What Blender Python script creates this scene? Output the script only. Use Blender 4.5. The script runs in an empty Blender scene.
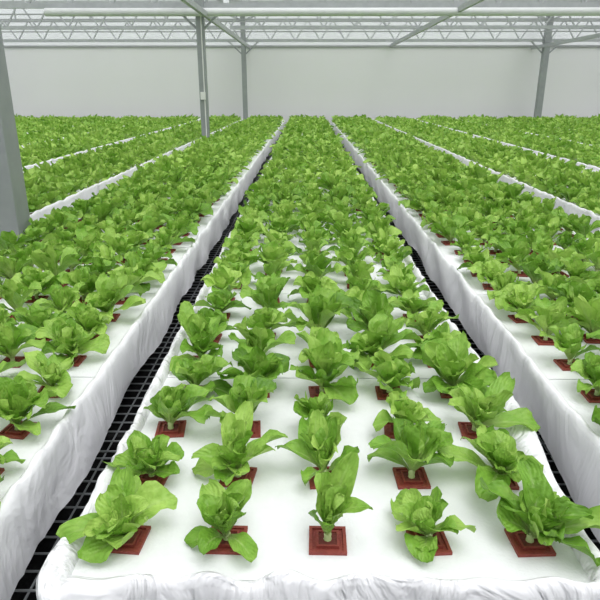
import bpy, math, random
import numpy as np
from mathutils import Vector, Matrix, Euler
random.seed(7)
rng = np.random.default_rng(11)
scene = bpy.context.scene
col = scene.collection
try:
    scene.view_settings.view_transform = 'Standard'
    scene.view_settings.look = 'None'
except Exception: pass

# ------------------------------------------------------------ constants
CAMZ = 1.78; BEDZ = 0.75; H = CAMZ-BEDZ
F = 595.0; PITCH = math.radians(19.4)
PITCHX = 1.45; CX = 0.055; HW = 0.625
SP = 0.248; RAFT = 4*SP; Y0 = 1.04; NR = 21
YEND = Y0+NR*RAFT
WALLY = 22.6

# ------------------------------------------------------------ materials
def newmat(name):
    m = bpy.data.materials.new(name); m.use_nodes = True
    nt = m.node_tree; b = nt.nodes['Principled BSDF']
    return m, nt, b
def N(nt, t, **kw):
    n = nt.nodes.new(t)
    for k, v in kw.items(): setattr(n, k, v)
    return n
def noisy(name, c1, c2, scale=5, rough=0.6, metal=0, bump=0.0, bscale=None, stretch=(1,1,1), spec=0.5, bdist=.02, distort=0):
    m, nt, b = newmat(name)
    tc = N(nt,'ShaderNodeTexCoord'); mp = N(nt,'ShaderNodeMapping'); mp.inputs['Scale'].default_value = stretch
    nt.links.new(tc.outputs['Object'], mp.inputs['Vector'])
    no = N(nt,'ShaderNodeTexNoise'); no.inputs['Scale'].default_value = scale; no.inputs['Detail'].default_value = 5
    nt.links.new(mp.outputs[0], no.inputs['Vector'])
    mx = N(nt,'ShaderNodeMix', data_type='RGBA')
    mx.inputs[6].default_value = (*c1,1); mx.inputs[7].default_value = (*c2,1)
    nt.links.new(no.outputs['Fac'], mx.inputs[0]); nt.links.new(mx.outputs[2], b.inputs['Base Color'])
    b.inputs['Roughness'].default_value = rough; b.inputs['Metallic'].default_value = metal
    b.inputs['Specular IOR Level'].default_value = spec
    if bump:
        n2 = N(nt,'ShaderNodeTexNoise'); n2.inputs['Scale'].default_value = bscale or scale; n2.inputs['Detail'].default_value = 4
        n2.inputs['Distortion'].default_value = distort
        nt.links.new(mp.outputs[0], n2.inputs['Vector'])
        bp = N(nt,'ShaderNodeBump'); bp.inputs['Strength'].default_value = bump; bp.inputs['Distance'].default_value = bdist
        nt.links.new(n2.outputs['Fac'], bp.inputs['Height']); nt.links.new(bp.outputs[0], b.inputs['Normal'])
    return m
M_raft = noisy('polystyrene_white',(.80,.81,.83),(.87,.88,.90),30,.75,bump=.15,bscale=120)
M_liner = noisy('white_plastic_film',(.82,.82,.85),(.90,.90,.93),6,.36,bump=1.0,bscale=6,stretch=(1,1,.5),bdist=.07,distort=1.2)
M_liner2 = noisy('white_plastic_film_taut',(.82,.82,.85),(.90,.90,.93),5,.34,bump=.8,bscale=4,stretch=(1,1,.45),bdist=.055,distort=.8)
M_steel = noisy('galvanised_steel',(.34,.36,.37),(.48,.50,.51),9,.5,metal=.25)
M_post = noisy('weathered_zinc_post',(.25,.27,.28),(.36,.38,.385),7,.5,metal=.2)
M_pale = noisy('pale_painted_steel',(.60,.62,.63),(.72,.74,.74),5,.5)
M_dark = noisy('dark_frame_steel',(.012,.012,.013),(.03,.03,.03),9,.7)
M_wire = noisy('bright_wire',(.40,.42,.44),(.52,.54,.56),20,.4,metal=.2)
M_floor = noisy('black_ground_cover',(.006,.006,.007),(.02,.02,.022),14,.85,bump=.3,bscale=90)
M_wall = noisy('grey_wall_sheet',(.76,.76,.78),(.84,.84,.85),.35,.6,stretch=(1,1,.3))
M_rail = noisy('wall_rail_grey',(.30,.31,.32),(.38,.39,.40),4,.5)
M_cup = noisy('brick_red_cup',(.21,.034,.026),(.32,.06,.042),40,.6,bump=.3,bscale=150)
M_cupin = noisy('dark_red_plug',(.11,.02,.016),(.19,.04,.03),60,.8,bump=.4,bscale=200)
M_stem = noisy('pale_lettuce_stem',(.42,.55,.22),(.62,.70,.38),20,.5)
M_box = noisy('white_electrical_plastic',(.7,.7,.7),(.8,.8,.8),5,.4)

def film(name, tr, c=(.85,.87,.88)):
    m, nt, b = newmat(name)
    b.inputs['Base Color'].default_value = (*c,1); b.inputs['Roughness'].default_value=.5
    no = N(nt,'ShaderNodeTexNoise'); no.inputs['Scale'].default_value=.6
    mr = N(nt,'ShaderNodeMapRange'); mr.inputs['To Min'].default_value = tr-.04; mr.inputs['To Max'].default_value = tr+.04
    nt.links.new(no.outputs['Fac'], mr.inputs['Value'])
    t = N(nt,'ShaderNodeBsdfTransparent'); mx = N(nt,'ShaderNodeMixShader')
    nt.links.new(mr.outputs[0], mx.inputs[0]); nt.links.new(b.outputs[0], mx.inputs[1]); nt.links.new(t.outputs[0], mx.inputs[2])
    nt.links.new(mx.outputs[0], nt.nodes['Material Output'].inputs['Surface'])
    return m
M_film = film('clear_roof_film', .72)
M_sfilm = film('side_wall_film', .5)
M_ufilm = film('gable_film', .5, (.75,.78,.79))

def leafmat():
    m, nt, b = newmat('lettuce_leaf')
    L = nt.links
    at = N(nt,'ShaderNodeAttribute', attribute_name='leaf')
    sx = N(nt,'ShaderNodeSeparateXYZ'); L.new(at.outputs['Vector'], sx.inputs[0])
    oi = N(nt,'ShaderNodeObjectInfo')
    geo = N(nt,'ShaderNodeNewGeometry')
    no = N(nt,'ShaderNodeTexNoise'); no.inputs['Scale'].default_value=22; no.inputs['Detail'].default_value=3
    L.new(geo.outputs['Position'], no.inputs['Vector'])
    a1 = N(nt,'ShaderNodeMath', operation='MULTIPLY'); a1.inputs[1].default_value=.25; L.new(oi.outputs['Random'], a1.inputs[0])
    a2 = N(nt,'ShaderNodeMath', operation='ADD'); L.new(a1.outputs[0], a2.inputs[0]); L.new(sx.outputs[2], a2.inputs[1])
    a3 = N(nt,'ShaderNodeMath', operation='MULTIPLY_ADD'); a3.inputs[1].default_value=.6; L.new(no.outputs['Fac'], a3.inputs[0]); L.new(a2.outputs[0], a3.inputs[2])
    ramp = N(nt,'ShaderNodeValToRGB')
    r = ramp.color_ramp; r.elements[0].position=.2; r.elements[0].color=(.08,.20,.017,1)
    r.elements[1].position=1.0; r.elements[1].color=(.47,.69,.15,1)
    e = r.elements.new(.54); e.color=(.205,.42,.046,1)
    L.new(a3.outputs[0], ramp.inputs[0])
    ab = N(nt,'ShaderNodeMath', operation='ABSOLUTE'); L.new(sx.outputs[0], ab.inputs[0])
    mr = N(nt,'ShaderNodeMapRange'); mr.inputs['From Min'].default_value=.12; mr.inputs['From Max'].default_value=.03
    L.new(ab.outputs[0], mr.inputs['Value'])
    mv = N(nt,'ShaderNodeMapRange'); mv.inputs['From Min'].default_value=.95; mv.inputs['From Max'].default_value=.2; mv.inputs['To Max'].default_value=.65
    L.new(sx.outputs[1], mv.inputs['Value'])
    mm = N(nt,'ShaderNodeMath', operation='MULTIPLY'); L.new(mr.outputs[0], mm.inputs[0]); L.new(mv.outputs[0], mm.inputs[1])
    mb = N(nt,'ShaderNodeMapRange'); mb.inputs['From Min'].default_value=.42; mb.inputs['From Max'].default_value=.1; mb.inputs['To Max'].default_value=.65
    L.new(sx.outputs[1], mb.inputs['Value'])
    mxm = N(nt,'ShaderNodeMath', operation='MAXIMUM'); L.new(mm.outputs[0], mxm.inputs[0]); L.new(mb.outputs[0], mxm.inputs[1])
    mx = N(nt,'ShaderNodeMix', data_type='RGBA'); mx.inputs[7].default_value=(.52,.67,.27,1)
    L.new(mxm.outputs[0], mx.inputs[0]); L.new(ramp.outputs[0], mx.inputs[6])
    L.new(mx.outputs[2], b.inputs['Base Color'])
    b.inputs['Roughness'].default_value=.45; b.inputs['Specular IOR Level'].default_value=.4
    # branching side veins + crinkle
    wv = N(nt,'ShaderNodeMath', operation='MULTIPLY_ADD'); wv.inputs[1].default_value=-.55; L.new(ab.outputs[0], wv.inputs[0]); L.new(sx.outputs[1], wv.inputs[2])
    nd = N(nt,'ShaderNodeMath', operation='MULTIPLY_ADD'); nd.inputs[1].default_value=.25; L.new(no.outputs['Fac'], nd.inputs[0]); L.new(wv.outputs[0], nd.inputs[2])
    sn0 = N(nt,'ShaderNodeMath', operation='MULTIPLY'); sn0.inputs[1].default_value=36; L.new(nd.outputs[0], sn0.inputs[0])
    sn = N(nt,'ShaderNodeMath', operation='SINE'); L.new(sn0.outputs[0], sn.inputs[0])
    vo = N(nt,'ShaderNodeTexNoise'); vo.inputs['Scale'].default_value=55; vo.inputs['Detail'].default_value=2; L.new(geo.outputs['Position'], vo.inputs['Vector'])
    hh = N(nt,'ShaderNodeMath', operation='MULTIPLY_ADD'); hh.inputs[1].default_value=.085; L.new(sn.outputs[0], hh.inputs[0]); L.new(vo.outputs['Fac'], hh.inputs[2])
    bp = N(nt,'ShaderNodeBump'); bp.inputs['Strength'].default_value=.75; bp.inputs['Distance'].default_value=.009
    L.new(hh.outputs[0], bp.inputs['Height']); L.new(bp.outputs[0], b.inputs['Normal'])
    tr = N(nt,'ShaderNodeBsdfTranslucent'); L.new(mx.outputs[2], tr.inputs['Color'])
    ms = N(nt,'ShaderNodeMixShader'); ms.inputs[0].default_value=.25
    L.new(b.outputs[0], ms.inputs[1]); L.new(tr.outputs[0], ms.inputs[2])
    L.new(ms.outputs[0], nt.nodes['Material Output'].inputs['Surface'])
    return m
M_leaf = leafmat()

# ------------------------------------------------------------ mesh helpers
def mesh_np(name, V, Fq, mats, leaf=None, mi=None, smooth=True):
    me = bpy.data.meshes.new(name)
    V = np.asarray(V, dtype=np.float32); Fq = np.asarray(Fq, dtype=np.int32)
    me.vertices.add(len(V)); me.vertices.foreach_set('co', V.ravel())
    n = len(Fq); me.loops.add(n*4); me.polygons.add(n)
    me.loops.foreach_set('vertex_index', Fq.ravel())
    me.polygons.foreach_set('loop_start', np.arange(n, dtype=np.int32)*4)
    for m in mats: me.materials.append(m)
    if mi is not None: me.polygons.foreach_set('material_index', np.asarray(mi, dtype=np.int32))
    me.polygons.foreach_set('use_smooth', np.full(n, smooth, dtype=bool))
    if leaf is not None:
        a = me.attributes.new('leaf','FLOAT_VECTOR','POINT'); a.data.foreach_set('vector', np.asarray(leaf,dtype=np.float32).ravel())
    me.update(calc_edges=True); me.validate()
    return me
BOXF = [(0,3,2,1),(4,5,6,7),(0,1,5,4),(1,2,6,5),(2,3,7,6),(3,0,4,7)]
class Geo:
    def __init__(s): s.V=[]; s.F=[]; s.M=[]
    def box(s, x0,x1,y0,y1,z0,z1, m=0):
        b=len(s.V); s.V += [(x0,y0,z0),(x1,y0,z0),(x1,y1,z0),(x0,y1,z0),(x0,y0,z1),(x1,y0,z1),(x1,y1,z1),(x0,y1,z1)]
        s.F += [tuple(i+b for i in f) for f in BOXF]; s.M += [m]*6
    def beam(s, p, q, w, h=None, m=0, n=4):
        h = h or w; p=Vector(p); q=Vector(q); d=(q-p).normalized()
        up = Vector((0,0,1)) if abs(d.z)<.95 else Vector((0,1,0))
        a = d.cross(up).normalized(); c = a.cross(d).normalized(); b=len(s.V)
        if n==4: prof=[(-.5,-.5),(.5,-.5),(.5,.5),(-.5,.5)]
        else: prof=[(.5*math.cos(2*math.pi*i/n),.5*math.sin(2*math.pi*i/n)) for i in range(n)]
        for e in (p,q):
            for x,y in prof: s.V.append(tuple(e+a*x*w+c*y*h))
        for i in range(n):
            j=(i+1)%n; s.F.append((b+i,b+j,b+n+j,b+n+i)); s.M.append(m)
        if n==4:
            s.F += [(b+3,b+2,b+1,b),(b+4,b+5,b+6,b+7)]; s.M += [m,m]
        else:
            for k in range(1,n-2,2):
                s.F.append((b,b+k,b+k+1,b+k+2)); s.M.append(m)
                s.F.append((b+n,b+n+k+2,b+n+k+1,b+n+k)); s.M.append(m)
    def mesh(s, name, mats, smooth=False):
        return mesh_np(name, s.V, s.F, mats, mi=s.M, smooth=smooth)
def obj(name, me, loc=(0,0,0), label=None, cat=None, group=None, kind=None, parent=None, bevel=0):
    o = bpy.data.objects.new(name, me); o.location = loc; col.objects.link(o)
    if parent: o.parent = parent
    if label: o['label']=label
    if cat: o['category']=cat
    if group: o['group']=group
    if kind: o['kind']=kind
    if bevel:
        b=o.modifiers.new('bevel','BEVEL'); b.width=bevel; b.segments=2
    return o

# ------------------------------------------------------------ lettuce
def smooth01(t): t=max(0,min(1,t)); return t*t*(3-2*t)
def leaf_geo(R, L, W, a0, a1, cup, wave, nu, nv, twist):
    V=[]; A=[]; Fq=[]
    r=0.004; z=0.0; ph=R.uniform(0,6.28); ph2=R.uniform(0,6.28); side=R.uniform(-.28,.28)
    fr=R.uniform(9,16); tint=R.uniform(.0,.38); pk=R.uniform(.56,.70); ex=R.uniform(.9,1.8)
    def prof(v):
        if v<pk: return .18+.82*smooth01((v-.0)/(pk-.0))
        return math.sqrt(max(0,1-((v-pk)/(1.012-pk))**2))
    prev=0
    for j in range(nv+1):
        v=j/nv
        v=1-(1-v)**1.15
        ang=a0+(a1-a0)*(v**ex)
        st=(v-prev)*L; prev=v
        r+=math.cos(ang)*st; z+=math.sin(ang)*st
        w=W*prof(v)
        nx,nz=-math.sin(ang),math.cos(ang)
        for i in range(nu+1):
            u=-1+2*i/nu
            off=cup*w*(u*u) + wave*W*v*(abs(u)**1.8)*math.sin(v*fr+ph+u*2.4) + .07*W*math.sin(v*8+ph2)*math.cos(u*3)*v - .09*w*math.exp(-(u*6)**2)
            tw=twist*v
            y=u*w*(1-.22*cup*abs(u))
            off+=tw*y
            x=r+nx*off; zz=z+nz*off
            V.append((x, y+side*L*v*v, zz)); A.append((u,v,tint))
    for j in range(nv):
        for i in range(nu):
            a=j*(nu+1)+i; Fq.append((a,a+1,a+nu+2,a+nu+1))
    return np.array(V),np.array(A),np.array(Fq)
def lettuce(seed, nleaf, nu, nv, upright=0.0, scale=1.0, wid=1.0):
    R=random.Random(seed); Vs=[];As=[];Fs=[];b=0
    g0=R.uniform(0,6.28); lop=R.uniform(0,6.28); lopa=R.uniform(0,.25)
    for k in range(nleaf):
        t=k/(nleaf-1)
        az=g0+k*2.39996+R.uniform(-.45,.45)
        L=(.142-.050*t)*R.uniform(.78,1.18)*(1+.22*upright)*(1+lopa*math.cos(az-lop))
        W=(.042-.012*t)*R.uniform(.78,1.22)*wid
        a0=math.radians(38+44*t+R.uniform(-15,15)+26*upright)
        a1=math.radians(-26+92*t+R.uniform(-34,34)+40*upright)
        V,A,Fq=leaf_geo(R,L,W,min(a0,1.52),a1,.26+.42*t,.36,nu,nv,R.uniform(-.65,.65))
        c,s=math.cos(az),math.sin(az)
        X=V[:,0]*c-V[:,1]*s; Y=V[:,0]*s+V[:,1]*c
        Z=V[:,2]+.012+.012*t
        A=A.copy(); A[:,2]+=.16*t  # occlusion shade painted into the tint: outer, lower leaves darker than inner ones
        Vs.append(np.stack([X,Y,Z],1)*scale); As.append(A); Fs.append(Fq+b); b+=len(V)
    V=np.concatenate(Vs); V[:,2]=np.maximum(V[:,2],.006)
    return V,np.concatenate(As),np.concatenate(Fs)

# cup + stem
g=Geo(); c=.045
g.box(-c,c,-c,c,0.0005,.004)
for a in ((-c,c,-c,-c+.008),(-c,c,c-.008,c),(-c,-c+.008,-c+.008,c-.008),(c-.008,c,-c+.008,c-.008)): g.box(a[0],a[1],a[2],a[3],.004,.009)
d=.027
for a in ((-d,d,-d,-d+.005),(-d,d,d-.005,d),(-d,-d+.005,-d+.005,d-.005),(d-.005,d,-d+.005,d-.005)): g.box(a[0],a[1],a[2],a[3],.004,.012)
g.box(-d+.005,d-.005,-d+.005,d-.005,.004,.009,1)
ME_cup=g.mesh('net_cup',[M_cup,M_cupin]); cupgeo=(np.array(g.V),np.array(g.F))
g=Geo(); n=8; rings=[(.011,.006),(.0085,.016),(.0095,.024),(.006,.034)]
for r,z in rings:
    for i in range(n): g.V.append((r*math.cos(i*math.pi/4),r*math.sin(i*math.pi/4),z))
for k in range(3):
    for i in range(n):
        j=(i+1)%n; g.F.append((k*n+i,k*n+j,k*n+n+j,k*n+n+i)); g.M.append(0)
ME_stem=g.mesh('stem',[M_stem],True)

HI=[]
for s in range(24):
    V,A,Fq=lettuce(100+s, random.choice([15,17,18,20]), 8, 10, upright=random.choice([0,.1,.2,.3,.45]),scale=1.08,wid=random.choice([.92,1,1.06]))
    HI.append(mesh_np('lettuce_leaves',V,Fq,[M_leaf],A))
V,A,Fq=lettuce(911,12,8,11,upright=1.5,scale=.98,wid=.9); ME_up=mesh_np('lettuce_leaves_upright',V,Fq,[M_leaf],A)
MID=[]
for s in range(12):
    V,A,Fq=lettuce(300+s, 18, 6, 7, upright=random.choice([.1,.25,.4]),scale=1.13)
    nb=len(V); V2=np.concatenate([V,cupgeo[0]]); F2=np.concatenate([Fq,cupgeo[1]+nb]); A2=np.concatenate([A,np.zeros((len(cupgeo[0]),3))])
    MID.append(mesh_np('lettuce_whole',V2,F2,[M_leaf,M_cup],A2,mi=[0]*len(Fq)+[1]*len(cupgeo[1])))
LOA=[lettuce(500+s,17,4,4,upright=random.choice([.1,.25,.4]),scale=1.21) for s in range(10)]
LOB=[lettuce(600+s,12,2,3,upright=random.choice([.1,.25,.4]),scale=1.27,wid=1.08) for s in range(8)]

YAW=math.atan(6/F)
def proj(x,y,z):
    xr= x*math.cos(YAW)+y*math.sin(YAW); yr=-x*math.sin(YAW)+y*math.cos(YAW)
    dz=z-CAMZ
    dep=yr*math.cos(PITCH)-dz*math.sin(PITCH); up=yr*math.sin(PITCH)+dz*math.cos(PITCH)
    if dep<.15: return None
    return 300+F*xr/dep, 300-F*up/dep, dep
plants=[]
KS=range(-7,8)
for k in KS:
    cx=CX+k*PITCHX
    r0 = 0 if k==0 else -4
    for r in range(r0,NR*4):
        for c_ in range(5):
            x=cx+(c_-2)*SP*(.98 if r<3 else .94); y=Y0+(r+.5)*SP
            if k==0 and r<3: jx=jy=0.0
            else: jx=rng.uniform(-.015,.015); jy=rng.uniform(-.015,.015)
            p=proj(x,y,BEDZ+.05)
            if p is None: continue
            if p[0]<-300 or p[0]>900 or p[1]>800: continue
            inview = -35<p[0]<635 and p[1]<640
            plants.append((p[2],inview,x+jx,y+jy,k,r,c_))
plants.sort(key=lambda a:a[0])
near=[p for p in plants if p[1]][:300]
nearset=set(id(p) for p in near)
rest=[p for p in plants if id(p) not in nearset]
LAB0='bright green butterhead lettuce rosette in a brick-red square cup'
for idx,p in enumerate(near):
    dep,_,x,y,k,r,c_=p
    rz=random.uniform(0,6.28); sc=random.uniform(.82,1.13)+min(.05,max(0,(y-1.5)*.04)); tilt=(random.uniform(-.18,.18),random.uniform(-.18,.18))
    grp='lettuces growing on the white rafts'
    if idx<130:
        root=bpy.data.objects.new('lettuce',None); root.empty_display_size=.05; col.objects.link(root)
        root.location=(x,y,BEDZ); root['category']='lettuce'; root['group']=grp
        me=HI[idx%24]; lab=LAB0
        if k==0 and r==0 and c_==2:
            me=ME_up; lab='tall upright lettuce with pale stalks in a red square cup'; sc=1.0; tilt=(.05,.0); rz=1.2
        elif k==0 and r==0:
            lab='open spreading green lettuce in a red cup at raft edge'; sc={0:1.0,1:.82,3:.82,4:1.0}[c_]; tilt=(-.18,tilt[1])
        elif sc<.92: lab='small bright green lettuce rosette in a brick-red square cup'
        root['label']=lab
        f=bpy.data.objects.new('leaves',me); f.parent=root; f.rotation_euler=(tilt[0],tilt[1],rz); f.scale=(sc,sc,sc*random.uniform(.95,1.15)); f.location=(0,0,.006); col.objects.link(f)
        cu=bpy.data.objects.new('net_cup',ME_cup); cu.parent=root; cu.rotation_euler=(0,0,random.uniform(-.15,.15)); col.objects.link(cu)
        st=bpy.data.objects.new('stem',ME_stem); st.parent=root; col.objects.link(st)
    else:
        o=obj('lettuce',MID[idx%12],(x,y,BEDZ),LAB0,'lettuce',grp)
        o.rotation_euler=(0,0,random.choice([0,1,2,3])*math.pi/2+random.uniform(-.15,.15)); s=max(.9,sc); o.scale=(s,s,s*random.uniform(1,1.2))
def merge(rest):
    Vs=[];As=[];Fs=[];Ms=[];b=0
    for dep,_,x,y,k,r,c_ in rest:
        TT=(LOA if dep<10 else LOB); T=TT[rng.integers(len(TT))]
        V,A,Fq=T; rz=rng.uniform(0,6.28); s=rng.uniform(.9,1.14)
        if abs(k)>=2 and c_ in (0,4): s*=.86; x-= .010*(c_-2)
        c,sn=math.cos(rz)*s,math.sin(rz)*s
        W=np.empty_like(V); W[:,0]=V[:,0]*c-V[:,1]*sn+x; W[:,1]=V[:,0]*sn+V[:,1]*c+y; W[:,2]=V[:,2]*s*rng.uniform(.95,1.2)+BEDZ+.004
        A=A.copy(); A[:,2]+=rng.uniform(0,.25)
        Vs.append(W);As.append(A);Fs.append(Fq+b);Ms.append(np.zeros(len(Fq)));b+=len(V)
        if dep<9:
            CV=cupgeo[0]+np.array([x,y,BEDZ]); Vs.append(CV); As.append(np.zeros((len(CV),3))); Fs.append(cupgeo[1]+b); Ms.append(np.ones(len(cupgeo[1]))); b+=len(CV)
    return np.concatenate(Vs),np.concatenate(As),np.concatenate(Fs),np.concatenate(Ms)
V,A,Fq,Mi=merge(rest)
obj('lettuce_crop',mesh_np('lettuce_crop',V,Fq,[M_leaf,M_cup],A,mi=Mi),label='dense rows of green lettuce filling the long white beds',cat='lettuce',kind='stuff')

# ------------------------------------------------------------ raft boards
g=Geo(); hw=.59
g.box(-hw,hw,.003,RAFT-.003,-.04,0)
ME_raft=g.mesh('raft_board',[M_raft])
# ------------------------------------------------------------ liner
def mkwr(seed,n,f0,f1):
    R=random.Random(seed)
    P=[(R.uniform(f0,f1),R.uniform(0,6.28),R.uniform(-3,3),R.uniform(0,6.28),R.uniform(.3,1.1)) for i in range(n)]
    def f(s,t):
        v=0
        for fr,ph,q,ph2,fm in P:
            v+=math.sin(fr*s+ph+q*t+1.5*math.sin(fm*s*2+ph2))
        return v/math.sqrt(n)
    return f
def liner(seed,y0,y1,flare=False,hw=HW,rise=0.0,mat=None):
    pts=[]
    lo=mkwr(seed,4,3,14); hi=mkwr(seed+1,5,35,95); zz_=mkwr(seed+2,5,8,45); slow=mkwr(seed+3,3,1,4)
    def line(a,b,nrm):
        L=math.dist(a,b); s=0
        while s<L:
            t=s/L; x=a[0]+(b[0]-a[0])*t; y=a[1]+(b[1]-a[1])*t; pts.append((x,y,*nrm))
            s += .012 if y<3 else (.025 if y<6 else (.06 if y<10 else .16))
    r=.03; hx=hw-.01
    def corner(cx,cy,a0):
        for i in range(6): 
            a=a0+i*math.pi/12; pts.append((cx+r*math.cos(a),cy+r*math.sin(a),math.cos(a),math.sin(a)))
    line((-hx+r,y0),(hx-r,y0),(0,-1)); corner(hx-r,y0+r,-math.pi/2)
    line((hx,y0+r),(hx,y1-r),(1,0)); corner(hx-r,y1-r,0)
    line((hx-r,y1),(-hx+r,y1),(0,1)); corner(-hx+r,y1-r,math.pi/2)
    line((-hx,y1-r),(-hx,y0+r),(-1,0)); corner(-hx+r,y0+r,math.pi)
    P=[(-.016,-.03,0,0,0),(-.014,.0,.1,.05,.1),(-.010,.020,.3,.25,.5),(-.003,.033,.6,.45,1),(.007,.038,.8,.6,1),(.016,.033,.9,.8,1),(.022,.018,1,1,.7),(.024,-.005,1.1,1.1,.4),(.025,-.03,1.1,1.1,.2),(.026,-.06,1.2,1.0,.2),(.027,-.09,1.3,.9,.2),(.028,-.12,1.4,.9,.3),(.029,-.15,1.5,.9,.5),(.030,-.185,1.8,1.0,1.0)]
    V=[];Fq=[];s=0;prev=pts[0];m=len(P)
    for (x,y,nx,ny) in pts:
        s+=math.dist((x,y),prev[:2]); prev=(x,y)
        fl=0; fine=1.0 if flare else .8
        if flare:
            if nx>.5: fl=.050*math.exp(-((y-1.8)/.5)**2)
            if nx<-.3 or ny<-.3: 
                e=math.exp(-(math.dist((x,y),(-hx,y0))/.12)**2); fl+=.03*e; fine+=1.2*e
            if ny<-.3: fine+=.5
        am=max(0.15,.6+.5*slow(s,0))
        for j,(o,z,rp,fp,zr) in enumerate(P):
            t=z*7
            if z>.01: z=z+rise
            w=lo(s,t); h=hi(s,t)
            h=abs(h)*-1+.5
            oo=o+.0055*rp*w+.0035*fp*h*am*fine+fl*min(1,max(0,(o+.012)/.03)); zq=z+.006*zr*zz_(s,t)*fine
            if j==len(P)-1: zq+=.018*slow(s,1)
            if oo>.036 and not flare: oo=.036+.25*(oo-.036)
            if oo<-.018: oo=-.018
            V.append((x+nx*oo,y+ny*oo,BEDZ+zq))
    n=len(pts)
    for i in range(n):
        for j in range(m-1):
            a=i*m+j; b=((i+1)%n)*m+j; Fq.append((a,b,b+1,a+1))
    return mesh_np('liner',V,Fq,[mat or M_liner2])
def frame(y0,y1):
    g=Geo(); a=HW-.045
    g.box(-a,a,y0+.04,y1-.04,BEDZ-.12,BEDZ-.045)
    for sx in (-1,1):
        x=sx*(a-.25); g.box(x-.02,x+.02,y0+.05,y1-.05,.30,.34)
    y=y0+.2
    while y<y1:
        for sx in (-1,1):
            x=sx*(a-.25); g.box(x-.02,x+.02,y,y+.04,0,BEDZ-.12)
        g.box(-a-.05,a+.05,y,y+.04,.34,.365); y+=2.0
    return g.mesh('support_frame',[M_dark])
fr0=frame(Y0-.02,YEND+.02); fr1=frame(Y0-RAFT-.02,YEND+.02)
lin0=liner(3,Y0-.022,YEND+.03,True,.605,mat=M_liner); linn=[liner(20+i*9,Y0-RAFT-.022,YEND+.03) for i in range(2)]
linv=[liner(70+i*9,Y0-RAFT-.022,YEND+.03,rise=.055) for i in range(3)]
for k in KS:
    cx=CX+k*PITCHX
    root=bpy.data.objects.new('grow_bed',None); col.objects.link(root); root.location=(cx,0,0)
    root['category']='growing bed'; root['group']='long raised growing beds'
    root['label']='long raised growing bed with crumpled white plastic liner at the front' if k==0 else 'long raised growing bed edged with white plastic film'
    obj('liner',lin0 if k==0 else (linn[(k+1)//2] if abs(k)==1 else linv[k%3]),parent=root)
    obj('support_frame',fr0 if k==0 else fr1,parent=root,)
    for i in range(0 if k==0 else -1,NR):
        yy=Y0+i*RAFT
        p=proj(cx,yy+RAFT,BEDZ)
        if p and (p[0]<-350 or p[0]>950): continue
        o=obj('raft_board',ME_raft,(cx,yy,BEDZ),'white polystyrene planting raft holding rows of lettuce','raft','white planting rafts in the beds')
g=Geo(); pw=.30; PL=2.0
nx=9
for i in range(nx):
    x=-pw+2*pw*i/(nx-1); g.beam((x,0,0),(x,PL-.01,0),.0055)
y=.0
while y<PL: g.beam((-pw,y,.004),(pw,y,.004),.0055); y+=.075
ME_wire=g.mesh('wire_mesh_panel',[M_wire])
for gx in (CX-.725,CX+.725):
    for i in range(11):
        obj('wire_mesh_panel',ME_wire,(gx,.1+i*PL,.372),'welded wire mesh panel lying dark between two growing beds','wire mesh','wire mesh panels between beds')

# ------------------------------------------------------------ structure
XL=CX-.725-PITCHX-10.15; XR=CX+.725+5*PITCHX+10.15
WT=3.20
g=Geo(); g.box(XL-.3,XR+.3,-3,WALLY+.2,-.1,0); obj('floor',g.mesh('floor',[M_floor]),kind='structure')
g=Geo(); g.box(XL,XR,WALLY,WALLY+.06,0,WT); obj('wall_far',g.mesh('wall_far',[M_wall]),kind='structure')
g=Geo(); g.box(XL,XR,WALLY,WALLY+.01,WT+.07,7.0); obj('wall_far_upper',g.mesh('wall_far_upper',[M_ufilm]),kind='structure')
g=Geo(); g.box(XL,XR,WALLY-.03,WALLY+.06,WT,WT+.07); obj('trim_1',g.mesh('trim_1',[M_rail]),kind='structure')
g=Geo(); g.box(XL-.01,XL,-3,WALLY,0,4.3); obj('wall_left',g.mesh('wall_left',[M_sfilm]),kind='structure')
g=Geo(); g.box(XR,XR+.01,-3,WALLY,0,4.3); obj('wall_right',g.mesh('wall_right',[M_sfilm]),kind='structure')
g=Geo(); g.box(XL,XR,-3.01,-3,0,4.3); obj('wall_back',g.mesh('wall_back',[M_sfilm]),kind='structure')
EA=4.35; RI=6.3; PX=[XL,XL+10.15,XL+20.3,XL+30.45]
g=Geo()
for a,b in zip(PX[:-1],PX[1:]):
    m=(a+b)/2; n0=len(g.V)
    g.V += [(a,-3,EA),(m,-3,RI),(m,WALLY,RI),(a,WALLY,EA),(b,-3,EA),(b,WALLY,EA)]
    g.F += [(n0,n0+1,n0+2,n0+3),(n0+1,n0+4,n0+5,n0+2)]; g.M += [0,0]
obj('ceiling',g.mesh('ceiling',[M_film]),kind='structure')
YS=[4.1,8.6,13.0,17.35,21.7]
g=Geo(); S=10.15-.16; z0=3.36; z1=3.98
g.beam((0,0,z0),(S,0,z0),.07,.09); g.beam((0,0,z1),(S,0,z1),.06,.06)
nseg=12
for i in range(nseg):
    xa=S*i/nseg; xb=S*(i+1)/nseg; xm=(xa+xb)/2
    g.beam((xa,0,z0),(xm,0,z1),.034,n=4); g.beam((xm,0,z1),(xb,0,z0),.034,n=4)
g.beam((0,0,z1),(S/2,0,RI-.15),.06); g.beam((S/2,0,RI-.15),(S,0,z1),.06)
g.beam((S/2,0,z1),(S/2,0,RI-.15),.05)
for q in (.25,.75): g.beam((S*q,0,z1),(S*q,0,z1+(RI-.15-z1)*.5),.04)
ME_truss=g.mesh('roof_truss',[M_steel])
for px in PX[:-1]:
    for y in YS:
        obj('roof_truss',ME_truss,(px+.08,y,0),'galvanised steel lattice roof truss across the greenhouse span','roof truss','lattice trusses under the roof')
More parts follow.
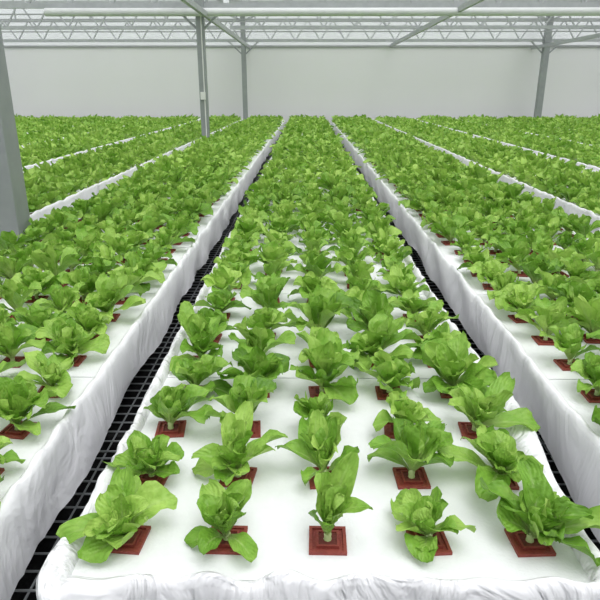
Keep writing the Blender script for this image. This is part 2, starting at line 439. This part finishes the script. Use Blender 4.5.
def post(x,y,w,box=False,brace=True):
    root=bpy.data.objects.new('steel_post',None); root.location=(x,y,0); col.objects.link(root)
    root['category']='post'; root['group']='steel posts carrying the roof'
    root['label']='galvanised square steel post with a small electrical box' if box else 'grey galvanised square steel post between two growing beds'
    g=Geo(); h=w/2; g.box(-h,h,-h,h,.012,EA-.05); obj('shaft',g.mesh('shaft',[M_post]),parent=root,bevel=.008)
    g=Geo(); g.box(-h-.012,h+.012,-h-.05,h+.05,0,.012); 
    for sx in(-1,1): g.box(-.01,.01,sx*(h+.03)-.01,sx*(h+.03)+.01,.012,.03)
    obj('base_plate',g.mesh('base_plate',[M_post]),parent=root)
    g=Geo(); g.box(-h-.03,h+.03,-h-.03,h+.03,EA-.05,EA-.03); obj('cap_plate',g.mesh('cap_plate',[M_post]),parent=root)
    g=Geo(); g.box(-h-.015,h+.015,-h-.015,h+.015,3.28,3.46); obj('bracket',g.mesh('bracket',[M_post]),parent=root)
    if brace:
        for sg in (-1,1):
            g=Geo(); g.beam((sg*h,0,2.95),(sg*(h+.42),0,3.33),.04)
            obj('knee_brace',g.mesh('knee_brace',[M_post]),parent=root)
    if box:
        g=Geo(); g.box(-.05,.05,-h-.05,-h,1.60,1.75); obj('electrical_box',g.mesh('electrical_box',[M_box]),parent=root,bevel=.005)
        for za,zb in ((1.75,3.3),(.8,1.6)):
            g=Geo(); g.beam((.03,-h-.015,za),(.03,-h-.015,zb),.02); obj('conduit',g.mesh('conduit',[M_box]),parent=root)
for px in PX[1:3]:
    for y in (4.1,13.0,21.7):
        post(px+(.045 if px<0 and y<5 else 0),y,.20 if y<5 else (.155 if px<0 else .2),box=(abs(y-13)<.1 and px<0),brace=y>5)
def longb(x,z,w,h,label,name,m):
    g=Geo(); g.box(-w/2,w/2,-2.5,WALLY-.03,-h/2,h/2)
    if h>.1:
        g.box(-w/2-.02,w/2+.02,-2.5,WALLY-.03,h/2,h/2+.012); g.box(-w/2-.02,w/2+.02,-2.5,WALLY-.03,-h/2-.012,-h/2)
    obj(name,g.mesh(name,[m]),(x,0,z),label,'beam')
longb(PX[1]+.15,3.18,.07,.1,'long galvanised beam bolted along the row of posts','roof_beam',M_steel)
longb(PX[2]-.15,3.18,.07,.1,'long galvanised beam bolted along the row of posts','roof_beam',M_steel)
longb((PX[1]+PX[2])/2,3.26,.06,.1,'long galvanised beam hung under the middle of the trusses','roof_beam',M_steel)
for i,px in enumerate(PX): longb(px,EA+.02,.22,.14,'wide galvanised roof gutter along the roof valley','roof_gutter',M_pale)
g=Geo(); g.beam((PX[1]-3.0,12.82,3.225),(PX[2]+1,12.82,3.225),.15,.15,n=12)
obj('cross_pipe',g.mesh('cross_pipe',[M_pale],True),label='thick pale pipe running across beneath the roof truss',cat='pipe')
for z,y in ((3.72,19.5),(3.45,15.2),(3.9,20.6),(3.35,18.4)):
    g=Geo(); g.beam((PX[0],y,z),(PX[3],y,z),.028)
    obj('cross_wire_rail',g.mesh('cross_wire_rail',[M_rail]),label='thin steel curtain rail stretched across under the roof',cat='rail',group='thin curtain rails under the roof')

# ------------------------------------------------------------ light
w=bpy.data.worlds.new('overcast'); scene.world=w; w.use_nodes=True; nt=w.node_tree
bg=nt.nodes['Background']; tc=N(nt,'ShaderNodeTexCoord'); sx=N(nt,'ShaderNodeSeparateXYZ'); nt.links.new(tc.outputs['Generated'],sx.inputs[0])
rp=N(nt,'ShaderNodeValToRGB'); rp.color_ramp.elements[0].position=.0; rp.color_ramp.elements[0].color=(.76,.78,.80,1); rp.color_ramp.elements[1].position=.7; rp.color_ramp.elements[1].color=(1.0,1.0,1.0,1)
nt.links.new(sx.outputs[2],rp.inputs[0]); nt.links.new(rp.outputs[0],bg.inputs['Color']); bg.inputs['Strength'].default_value=1.4
sd=bpy.data.lights.new('soft_sun','SUN'); sd.energy=2.3; sd.angle=math.radians(40); so=bpy.data.objects.new('soft_sun',sd); so.rotation_euler=(math.radians(18),math.radians(12),0); so.location=(0,5,9); col.objects.link(so)

# ------------------------------------------------------------ camera
cd=bpy.data.cameras.new('camera'); cd.sensor_width=36; cd.lens=36*F/600; cd.clip_start=.05; cd.clip_end=200
co=bpy.data.objects.new('camera',cd); co.location=(0,0,CAMZ); co.rotation_euler=(math.pi/2-PITCH,0,YAW); col.objects.link(co)
scene.camera=co
